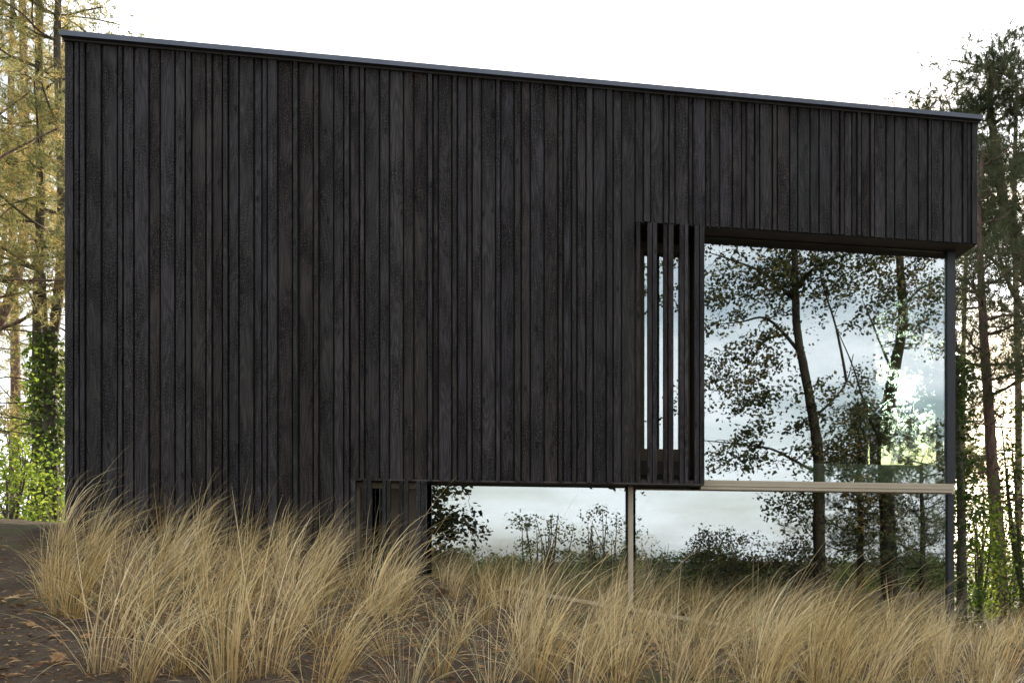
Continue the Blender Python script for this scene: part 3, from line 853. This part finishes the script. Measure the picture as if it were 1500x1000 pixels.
Q = T.limb([b, at(1409, 800, 13.8), at(1406, 700, 13.8), at(1402, 600, 13.8), at(1404, 520, 13.8)], .09, .02, n=8)
C = []
for i in range(110):
    f = random.random(); c = Q[int(f * (len(Q) - 1))]
    C.append(c + np.random.randn(3) * np.array((.14, .22, .15)) * (1.3 - .8 * f))
C = np.array(C); T.leaves(C, T.attach(C, .005), n=26, size=.07, spread=.10, tint=(.0, .5)); T.done('stem', 'foliage')
shrub('bright green shrub between the glazed corner and the reddish pine trunk', at(1432, 890, 16)[:2], .50, 2.5, M['leafbright'], (.1, 1.0), 36, ncl=100, nlf=26, size=.07, spread=.13)
shrub('dark leafy bush at the right edge beyond the reddish trunk', at(1500, 890, 17)[:2], .55, 4.0, M['leafmid'], (.1, .8), 37, ncl=130, nlf=26, size=.08)
shrub('sunlit yellow green bush at the foot of the right trees', at(1480, 890, 20)[:2], 1.1, 1.6, M['leafbright'], (.5, 1.0), 38, ncl=90, nlf=28)
shrub('olive thicket far behind the right trees', at(1445, 890, 30)[:2], 3.0, 3.2, M['leafpale'], (.2, .9), 39, ncl=160, nlf=28, size=.10, spread=.3)
# the wood goes on to both sides of what the photo shows
for k, (px, t, lm) in enumerate(((1680, 24, 2.0), (1740, 31, 2.4), (1850, 22, 2.2), (1900, 34, 2.6), (2050, 27, 2.4), (1690, 44, 3.0), (1800, 48, 3.0), (1960, 46, 3.2),
                                 (-230, 24, 2.6), (-340, 19, 2.6), (-420, 30, 3.0), (-560, 24, 3.0))):
    left = px < 0
    T, Q = pine('pine of the surrounding wood ' + ('left' if left else 'right') + ' of the picture', path([(px, 900), (px + 6, 600), (px - 8, 250), (px, -20)], t), .17, .05, EZ + 2.2 + .6 * (k % 3), 22, lm,
                M['needle' if left else 'needledark'], (.1, .8), 300 + k, clus=8, tufts=5, n=14, w=.012, Lt=.14, dead=4,
                group='pines of the wood ' + ('left' if left else 'right') + ' of the picture')
    T.done()
for k, (px, t, r_, h) in enumerate(((1620, 21, 1.5, 2.0), (1740, 28, 2.4, 2.6), (1880, 25, 2.0, 2.0), (1700, 40, 4.0, 3.0), (1960, 40, 4.5, 3.0), (-200, 21, 1.6, 1.8), (-380, 26, 2.6, 2.6))):
    shrub('leafy undergrowth bush of the wood ' + ('left' if px < 0 else 'right') + ' of the picture', at(px, 890, t)[:2], r_, h, M['leafmid'], (.2, 1.0), 340 + k,
          group='bushes of the wood ' + ('left' if px < 0 else 'right') + ' of the picture', ncl=130, nlf=24, size=.11, spread=.26)
# pines seen dimly through the glazed corner
T, Q = pine('pine behind the house seen through the corner glazing left of the sun',
            path([(1282, 880), (1282, 640), (1276, 500), (1280, 300)], 24.0), .20, .05, EZ + 2.4, 44, 2.1, M['needle'], (0, .5), 41, gap=.36, clus=12, tufts=8, n=20, w=.011, Lt=.13)
T.done()
T, Q = pine('pine behind the house seen through the corner glazing right of the sun',
            path([(1378, 880), (1376, 640), (1372, 480), (1374, 260)], 23.0), .12, .04, EZ + 1.6, 44, 1.5, M['needle'], (0, .5), 42, gap=.36, clus=10, tufts=8, n=20, w=.010, Lt=.13)
T.done()

# ------------------------------------------------------------------ trees opposite, mirrored in the glass
def rpath(pts, t): return [mir(px, py, t) for px, py in pts]
def region_clusters(rects, t, dt):
    C = []
    for (x0, y0, x1, y1, n) in rects:
        for _ in range(int(n * 1.35)):
            C.append(mir(random.uniform(x0, x1), random.uniform(y0, y1), t + random.uniform(-dt, dt)))
    return np.array(C)
seed(51)
b = mir(1203, 872, 28); b[2] = gz1(b[0], b[1]) - .1
T = Tree('broadleaf_tree', 'tall leaning broadleaf tree mirrored in the big window, dark trunk with long left boughs', 'tree', b, M['shadebark'], M['leafshade'])
tk = T.limb([b] + rpath([(1200, 800), (1200, 720), (1197, 650), (1187, 590), (1176, 530), (1167, 470), (1164, 400), (1160, 320), (1150, 220), (1150, 100)], 28), .21, .07, n=12)
for pts, r in (([(1193, 690), (1160, 672), (1125, 655), (1080, 650), (1030, 645)], .06), ([(1172, 515), (1150, 490), (1120, 465), (1085, 470), (1040, 475)], .07),
               ([(1150, 490), (1120, 500), (1090, 540), (1045, 560)], .045), ([(1190, 610), (1215, 590), (1240, 560), (1250, 520)], .05),
               ([(1164, 420), (1190, 395), (1220, 380), (1260, 370)], .07), ([(1164, 440), (1120, 400), (1070, 380), (1035, 370)], .07),
               ([(1240, 560), (1225, 480), (1205, 420), (1200, 380)], .05), ([(1160, 320), (1080, 260), (1000, 250)], .07), ([(1158, 300), (1230, 230), (1300, 200)], .07),
               ([(1150, 200), (1070, 120), (1040, 60)], .05), ([(1150, 200), (1220, 100), (1250, 40)], .05)):
    T.limb([mir(px, py, 28 + random.uniform(-1.2, 1.2) * (i > 0)) for i, (px, py) in enumerate(pts)], r, .012, n=6)
C = region_clusters([(1030, 360, 1160, 440, 42), (1130, 360, 1260, 440, 40), (1180, 380, 1300, 480, 26), (1030, 430, 1150, 500, 16), (1035, 500, 1130, 600, 30), (1080, 560, 1170, 690, 24),
                     (1040, 640, 1110, 690, 12), (1180, 560, 1260, 640, 16), (1110, 480, 1170, 560, 8), (1120, 715, 1200, 760, 16), (1160, 740, 1240, 850, 12),
                     (1000, 200, 1300, 350, 90), (1020, 40, 1280, 200, 70), (940, 330, 1010, 440, 18), (940, 560, 1010, 640, 3), (1170, 640, 1240, 700, 12)], 28, 2.0)
T.leaves(C, T.attach(C, .012), n=34, size=.13, spread=.13, tint=(0, .7), stretch=(1.7, 0, 1.3))
T.done()
seed(52)
b = mir(1306, 868, 31); b[2] = gz1(b[0], b[1]) - .1
T = Tree('broadleaf_tree', 'second broadleaf tree mirrored at the right of the big window, thick and bushy', 'tree', b, M['shadebark'], M['leafshade'])
T.limb([b] + rpath([(1300, 760), (1296, 650), (1308, 560), (1322, 470), (1318, 380), (1325, 280), (1320, 160)], 31), .30, .08, n=12)
for pts, r in (([(1296, 660), (1270, 600), (1250, 540), (1225, 480)], .07), ([(1310, 550), (1280, 480), (1262, 440)], .06), ([(1320, 450), (1350, 420), (1385, 410)], .06),
               ([(1320, 380), (1280, 340), (1250, 300)], .06), ([(1298, 700), (1340, 660), (1380, 650)], .06), ([(1322, 280), (1380, 230), (1420, 200)], .06)):
    T.limb([mir(px, py, 31 + random.uniform(-1.5, 1.5) * (i > 0)) for i, (px, py) in enumerate(pts)], r, .012, n=6)
C = region_clusters([(1270, 360, 1390, 440, 40), (1300, 430, 1390, 520, 26), (1240, 600, 1340, 700, 55), (1200, 640, 1300, 710, 30), (1330, 620, 1390, 700, 22),
                     (1240, 720, 1330, 800, 34), (1270, 200, 1420, 350, 60), (1280, 100, 1380, 210, 30), (1255, 540, 1300, 620, 14)], 31, 2.2)
T.leaves(C, T.attach(C, .012), n=32, size=.13, spread=.18, tint=(.1, .9), stretch=(1.2, 0, .9))
T.done()
T, Q = pine('slim pine mirrored beside the corner post in the low window',
            rpath([(1352, 868), (1352, 780), (1350, 700), (1352, 620)], 26), .10, .03, EZ - .3, 36, 1.7, M['needledark'], (0, .6), 53, bark=M['shadebark'], clus=7, tufts=5, n=16, w=.009, Lt=.13, dead=6)
T.done()
T, Q = pine('bushy pine mirrored behind the slim one in the low window',
            rpath([(1260, 866), (1262, 780), (1258, 700), (1262, 600)], 33), .14, .04, EZ - .2, 40, 2.3, M['needledark'], (0, .6), 54, bark=M['shadebark'], clus=9, tufts=6, n=16, w=.011, Lt=.15)
T.done()
for (px, t, r_, h, mat, nm, lb, sd, ncl, sz) in (
    (1065, 36, 1.9, 2.5, 'leafshade', 'shrub', 'round dark bush mirrored in the low window left of the big trunk', 61, 150, .11),
    (1165, 37, 1.2, 2.3, 'leafshade', 'shrub', 'dark bush mirrored directly left of the big trunk in the low window', 62, 90, .11),
    (795, 24, 1.0, 2.95, 'leafpale', 'shrub', 'pale thin leaved shrub mirrored in the left half of the low window', 63, 80, .09),
    (890, 24, 1.05, 3.1, 'leafpale', 'shrub', 'tall airy shrub mirrored beside the beige window post', 64, 90, .08),
    (950, 28, .9, 2.1, 'leafpale', 'shrub', 'nearly bare shrub mirrored right of the beige window post', 65, 22, .07),
    (700, 26, 1.2, 1.6, 'leafpale', 'shrub', 'low straggling bush mirrored at the left end of the low window', 66, 50, .09),
    (1300, 40, 3.0, 1.8, 'leafmid', 'shrub', 'wide low thicket mirrored at the foot of the pines', 67, 140, .13),
    (1385, 40, 1.6, 1.5, 'leafmid', 'shrub', 'small green thicket mirrored beside the corner post', 68, 70, .13),
    (840, 38, 4.5, 1.75, 'leafpale', 'shrub', 'long low scrub mirrored under the airy shrubs left of the beige post', 69, 300, .11),
    (1020, 42, 4.0, 1.8, 'leafmid', 'shrub', 'long low scrub mirrored under the dark bushes right of the beige post', 70, 260, .13),
    (660, 40, 3.6, 1.7, 'leafmid', 'shrub', 'dark scrub mirrored low beside the oak at the left end of the window', 71, 220, .12)):
    p = mir(px, 860, t)
    shrub(lb, p[:2], r_, h, M[mat], (.1, .9), sd, ncl=ncl, nlf=(34 if mat != 'leafpale' else 24), size=sz, spread=.22 if mat != 'leafpale' else .15, stems=9 if mat != 'leafpale' else 16)
seed(71)
b = mir(560, 868, 25); b[2] = gz1(b[0], b[1]) - .1
T = Tree('oak_tree', 'oak with broad lobed leaves mirrored at the left end of the low window', 'tree', b, M['shadebark'], M['leafshade'])
T.limb([b] + rpath([(562, 800), (556, 720), (560, 600), (566, 480)], 25), .2, .08, n=12)
for pts, r in (([(558, 760), (590, 755), (640, 760), (690, 768)], .05), ([(558, 700), (600, 680), (650, 690), (685, 722)], .05), ([(560, 600), (620, 560), (700, 560), (780, 600), (860, 690)], .07),
               ([(560, 580), (500, 500), (460, 480)], .07), ([(565, 480), (640, 420), (700, 400)], .06), ([(780, 600), (850, 620), (930, 690)], .04)):
    T.limb([mir(px, py, 25 + random.uniform(-1, 1) * (i > 0)) for i, (px, py) in enumerate(pts)], r, .012, n=6)
C = region_clusters([(625, 745, 700, 790, 22), (600, 700, 660, 740, 14), (625, 780, 680, 830, 10), (560, 710, 640, 830, 34), (655, 700, 690, 722, 3),
                     (490, 690, 572, 830, 26), (480, 400, 800, 600, 110), (600, 560, 860, 680, 50), (855, 685, 935, 712, 9)], 25, 1.4)
T.leaves(C, T.attach(C, .008), n=26, size=.15, spread=.19, tint=(0, .8))
T.done()
# more trees closing the view behind the photographer
for k, (x, y, h, lb) in enumerate(((-9, -17, 9, 'pine behind the photographer on the left, mirrored between the lower slats'), (-15, -12, 8, 'pine on the dune left of the photographer'),
                                   (17, -16, 10, 'pine behind the photographer on the right'))):
    z = gz1(x, y)
    T, Q = pine(lb, [(x, y, z), (x + .2, y, z + h * .4), (x - .1, y, z + h * .8), (x, y, z + h)], .18, .05, z + 2, 30, 2.6, M['needledark'], (.1, .8), 80 + k, clus=9, tufts=5, n=14, w=.012, Lt=.14)
    T.done()

# ------------------------------------------------------------------ marram grass
def blades(n, H, lean, fan, rbase, wind, curl, w=.0042, K=9):
    th = np.random.rand(n) * 6.283
    rb = rbase * np.sqrt(np.random.rand(n))
    B = np.stack([np.cos(th) * rb, np.sin(th) * rb, np.full(n, -.03)], 1)
    az = th + np.random.randn(n) * .6
    tilt = np.abs(np.random.randn(n)) * fan * .6 + fan * .3 * np.random.rand(n)
    Ln = H * np.random.uniform(.55, 1.12, n)
    hor = np.stack([np.cos(az), np.sin(az)], 1) * np.tan(tilt)[:, None]
    d0 = np.concatenate([hor + np.array(lean)[None, :] * np.random.uniform(.4, 1.4, (n, 1)), np.ones((n, 1))], 1); d0 = unit(d0)
    cv = np.random.uniform(.2, 1.0, n) ** 1.5 * curl
    wv = np.array(wind)[None, :] * np.random.uniform(.2, 1.2, (n, 1))
    hd = unit(np.concatenate([hor + wv * 1.5, np.zeros((n, 1))], 1))
    P = [B]; d = d0
    for k in range(K):
        s_ = (k + 1) / K
        d = unit(d + hd * (cv * s_ * .55)[:, None] - np.array((0, 0, 1.0)) * (cv * s_ ** 2 * .35)[:, None] + np.concatenate([wv, np.zeros((n, 1))], 1) * s_ * .28)
        P.append(P[-1] + d * (Ln / K)[:, None])
    P = np.stack(P, 1)
    side = unit(np.cross(d0, np.random.randn(n, 3)))
    ww = w * np.random.uniform(.6, 1.25, n)
    prof = (1 - np.linspace(0, 1, K + 1) ** 1.6) * .92 + .08
    S = side[:, None, :] * (ww[:, None] * prof[None, :] * .5)[:, :, None]
    V = np.stack([P - S, P + S], 2)                     # n,K+1,2,3
    base = np.arange(n)[:, None] * (K + 1) * 2 + np.arange(K)[None, :] * 2
    q = np.stack([base, base + 1, base + 3, base + 2], -1).reshape(-1, 4)
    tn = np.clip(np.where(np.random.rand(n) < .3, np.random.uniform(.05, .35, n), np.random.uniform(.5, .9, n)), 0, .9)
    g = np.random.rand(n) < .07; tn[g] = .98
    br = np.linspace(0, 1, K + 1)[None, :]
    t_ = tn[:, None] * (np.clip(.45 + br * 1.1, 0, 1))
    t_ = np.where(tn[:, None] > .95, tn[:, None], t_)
    return V.reshape(-1, 3), q, np.repeat(t_.reshape(-1), 2)
def clump_mesh(kind, sd):
    seed(sd)
    m = MB()
    if kind == 'tall':      # dense upright sheaf, tips thrown over to the right
        for a in (blades(42, .9, (.08, .0), .15, .06, (.20, 0), .55, w=.0056), blades(18, .62, (.0, 0), .42, .08, (.10, 0), .9), blades(10, .9, (.1, 0), .6, .08, (.15, 0), 1.5), blades(6, .6, (-.1, 0), 1.0, .08, (0, 0), 2.6)):
            m.add(a[0], f4=a[1], tint=a[2])
    elif kind == 'windy':   # long blades arching right
        for a in (blades(42, 1.06, (.22, .0), .2, .06, (.42, .05), .8, w=.0054), blades(24, .7, (.05, 0), .45, .08, (.2, 0), 1.1), blades(8, .7, (-.4, 0), .3, .08, (-.2, 0), 1.3), blades(6, .6, (.3, 0), .9, .08, (0, 0), 2.6)):
            m.add(a[0], f4=a[1], tint=a[2])
    elif kind == 'fan':     # open fan of thin single blades
        for a in (blades(38, .72, (.02, .0), .42, .05, (.06, 0), .55, w=.004), blades(18, .6, (0, 0), .75, .06, (0, 0), 1.3, w=.0036)):
            m.add(a[0], f4=a[1], tint=a[2])
    else:                   # short far clump
        for a in (blades(46, .56, (.1, .0), .28, .08, (.22, 0), .7, w=.0052), blades(24, .42, (0, 0), .55, .09, (.1, 0), 1.0, w=.005)):
            m.add(a[0], f4=a[1], tint=a[2])
    return m
protos = {}
def clump(kind, x, y, rz, s, label, group):
    s *= random.uniform(.86, 1.1)
    v = random.randint(0, 4); key = (kind, v)
    z = gz1(x, y)
    if key not in protos:
        st = random.getstate(); ns = np.random.get_state()
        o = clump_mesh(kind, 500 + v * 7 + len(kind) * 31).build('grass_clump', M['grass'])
        random.setstate(st); np.random.set_state(ns)
        protos[key] = o
    else:
        o = protos[key].copy(); COL.objects.link(o)
    o.location = (x, y, z); o.rotation_euler = (0, 0, rz); o.scale = (s, s, s * random.uniform(.92, 1.08))
    o.name = 'grass_clump'
    tag(o, label, 'grass clump', group)
    return o
seed(90)
zones = {
 'edge': ('dry marram clump on the bare sand at the left, blades thrown to the right', 'grass clumps at the left edge of the slope'),
 'wall': ('straw coloured marram clump close under the black boarded wall', 'grass clumps under the boarded wall'),
 'frontl': ('dense upright marram clump in the left foreground before the black wall', 'grass clumps in the left foreground'),
 'frontm': ('open fanned marram clump in the middle foreground over dark soil', 'grass clumps in the middle foreground'),
 'glass': ('short bleached marram clump below the low window beside the timber edging', 'grass clumps below the low window'),
 'right': ('fine golden marram clump on the right part of the slope', 'grass clumps on the right of the slope')}
placed = []
def put(px, t, kind, s, zone):
    p = at(px, 820, t)
    if p[1] > -.18: return
    for q in placed:
        if (q[0] - p[0]) ** 2 + (q[1] - p[1]) ** 2 < .2 ** 2: return
    placed.append(p)
    clump(kind, p[0], p[1], random.uniform(-1.2, 1.2), s, *zones[zone])
# left edge clumps read off the photo: foot pixel -> where the view ray meets the sand
for px, py, k, s in ((72, 884, 'windy', .80), (108, 908, 'tall', .72), (150, 985, 'tall', .98), (86, 896, 'tall', .7), (185, 930, 'windy', .9), (205, 1003, 'windy', .85),
                     (245, 1010, 'tall', 1.02), (275, 985, 'tall', .98), (128, 870, 'windy', .95), (330, 1015, 'tall', .98), (390, 1000, 'tall', 1.0)):
    t = hit(px, py)
    if t: put(px, t, k, s, 'edge')
tt = 4.35
row = 0
while tt < 10.6:
    step = .50 + .012 * row
    wpx = step / tt * F
    px = -40 + random.uniform(0, wpx)
    while px < 1640:
        t = tt + random.uniform(-.17, .17); x = px + random.uniform(-.3, .3) * wpx
        lim = 60 + max(0, (7.0 - t)) * 42
        if x > lim:
            keep = 1.0
            if 560 < x < 1080 and 5.2 < t < 8.8: keep = .46
            if 760 < x < 1110 and t > 8.4: keep = .38
            if x > 1080: keep = .95
            if random.random() < keep:
                if x < 560: zn, k, s = ('wall', random.choice(['windy', 'tall', 'windy']), random.uniform(.72, .95)) if t > 7.2 else ('frontl', random.choice(['tall', 'fan', 'windy']), random.uniform(.72, .98))
                elif x < 1080: zn, k, s = ('glass', random.choice(['short', 'short', 'tall']), random.uniform(.85, 1.05)) if t > 7.6 else ('frontm', random.choice(['fan', 'fan', 'tall', 'windy']), random.uniform(.7, .95))
                else: zn, k, s = ('right', random.choice(['fan', 'windy', 'short', 'tall']), random.uniform(.72, .95))
                if k == 'tall' and zn in ('glass', 'right'): s *= .72
                put(x, t, k, s, zn)
        px += wpx * (.72 if px > 700 else 1.0)
    tt += step * .92; row += 1
print('clumps', len(placed))
# loose fine stalks between the clumps
seed(91)
m = MB()
for _ in range(260):
    px = random.uniform(70, 1600); t = random.uniform(4.4, 10.2); p = at(px, 820, t)
    if px < 60 + max(0, (7.0 - t)) * 42 or p[1] > -.1: continue
    V, q, tn = blades(random.randint(3, 8), random.uniform(.3, .7), (random.uniform(-.2, .3), 0), .7, .05, (.1, 0), 1.0, w=.0036)
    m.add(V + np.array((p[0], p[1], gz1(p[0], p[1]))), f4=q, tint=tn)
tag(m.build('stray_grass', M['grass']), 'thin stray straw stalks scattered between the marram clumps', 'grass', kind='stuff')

# ------------------------------------------------------------------ fallen leaves and litter
def oak_leaf(sd):
    seed(sd)
    n = 22; V = [(0, 0, 0)]; L_ = .07
    pts = []
    for i in range(n):
        f = i / (n - 1); x = f * L_
        wv = .030 * math.sin(math.pi * min(1, f * .93 + .05)) ** .8 * (1 + .34 * math.sin(f * 22)) * (0.5 + f * .7)
        pts.append((x, wv))
    cv = random.uniform(.15, .5); tw = random.uniform(-.5, .5); m = MB()
    V = []
    for x, w_ in pts:
        zc = cv * (x - L_ / 2) ** 2 * 12 / 1.0
        for s_ in (-1, 0, 1):
            V.append((x, s_ * w_, zc + abs(s_) * w_ * random.uniform(.25, .5) + s_ * tw * w_ * .4))
    q = []
    for i in range(n - 1):
        o = i * 3; q += [(o, o + 1, o + 4, o + 3), (o + 1, o + 2, o + 5, o + 4)]
    m.add(V, f4=q, tint=random.uniform(0, 1))
    m.tube([(-.02, 0, .004), (0.0, 0, .003), (L_ * .9, 0, .004)], [.001, .0014, .0006], n=4, tint=.2)
    return m
lp = []
seed(92)
spots = []
for _ in range(1500):
    if len(spots) >= 190: break
    px = random.uniform(-10, 1450); t = random.uniform(4.1, 9.5)
    if px > 260 and random.random() < .45: continue
    if px > 1080 and random.random() < .7: continue
    if px < 200 and t > 7.2 and random.random() < .6: continue
    spots.append((px, t))
for i, (px, t) in enumerate(spots):
    p = at(px, 820, t)
    if p[1] > -.1: continue
    if len(lp) < 8:
        st = random.getstate(); ns = np.random.get_state()
        o = oak_leaf(700 + len(lp)).build('fallen_leaf', M['litter'], smooth=True)
        random.setstate(st); np.random.set_state(ns)
        lp.append(o)
    else:
        o = random.choice(lp).copy(); COL.objects.link(o)
    nz = .05 * mnoise.noise(Vector((p[0], p[1], 0)) * 1.3) + .028 * mnoise.noise(Vector((p[0], p[1], 0)) * 4.1)
    o.location = (p[0], p[1], gz1(p[0], p[1]) + nz + .012)
    o.rotation_euler = (random.uniform(-.5, .5), random.uniform(-.5, .5), random.uniform(0, 6.28))
    s = random.uniform(.55, 1.2); o.scale = (s, s, s)
    o.name = 'fallen_leaf'
    if px < 330: tag(o, 'curled brown oak leaf lying on the bare sand at the left', 'leaf', 'fallen leaves on the bare sand')
    else: tag(o, 'curled brown oak leaf lying on the soil among the grass clumps', 'leaf', 'fallen leaves among the grass')
seed(93)
m = MB()
for _ in range(13000):
    px = random.uniform(-40, 1560); t = random.uniform(3.9, 10.0); p = at(px, 820, t)
    if p[1] > -.05: continue
    v = Vector((p[0], p[1], 0))
    z = gz1(p[0], p[1]) + .05 * mnoise.noise(v * 1.3) + .028 * mnoise.noise(v * 4.1) + .006
    a = random.uniform(0, 6.28); l_ = random.uniform(.01, .09); d = np.array((math.cos(a), math.sin(a), random.uniform(-.15, .25))) * l_
    s_ = np.array((-math.sin(a), math.cos(a), 0)) * (random.uniform(.001, .003) if l_ > .04 else random.uniform(.003, .009))
    c = np.array((p[0], p[1], z)); hmid = np.array((0, 0, random.uniform(.002, .012)))
    m.add([c - d / 2, c + s_ + hmid, c + d / 2, c - s_ + hmid * .3], f4=[(0, 1, 2, 3)], tint=random.random())
tag(m.build('ground_litter', M['litter']), 'fine brown litter of twigs, bark and leaf scraps on the soil', 'litter', kind='stuff')
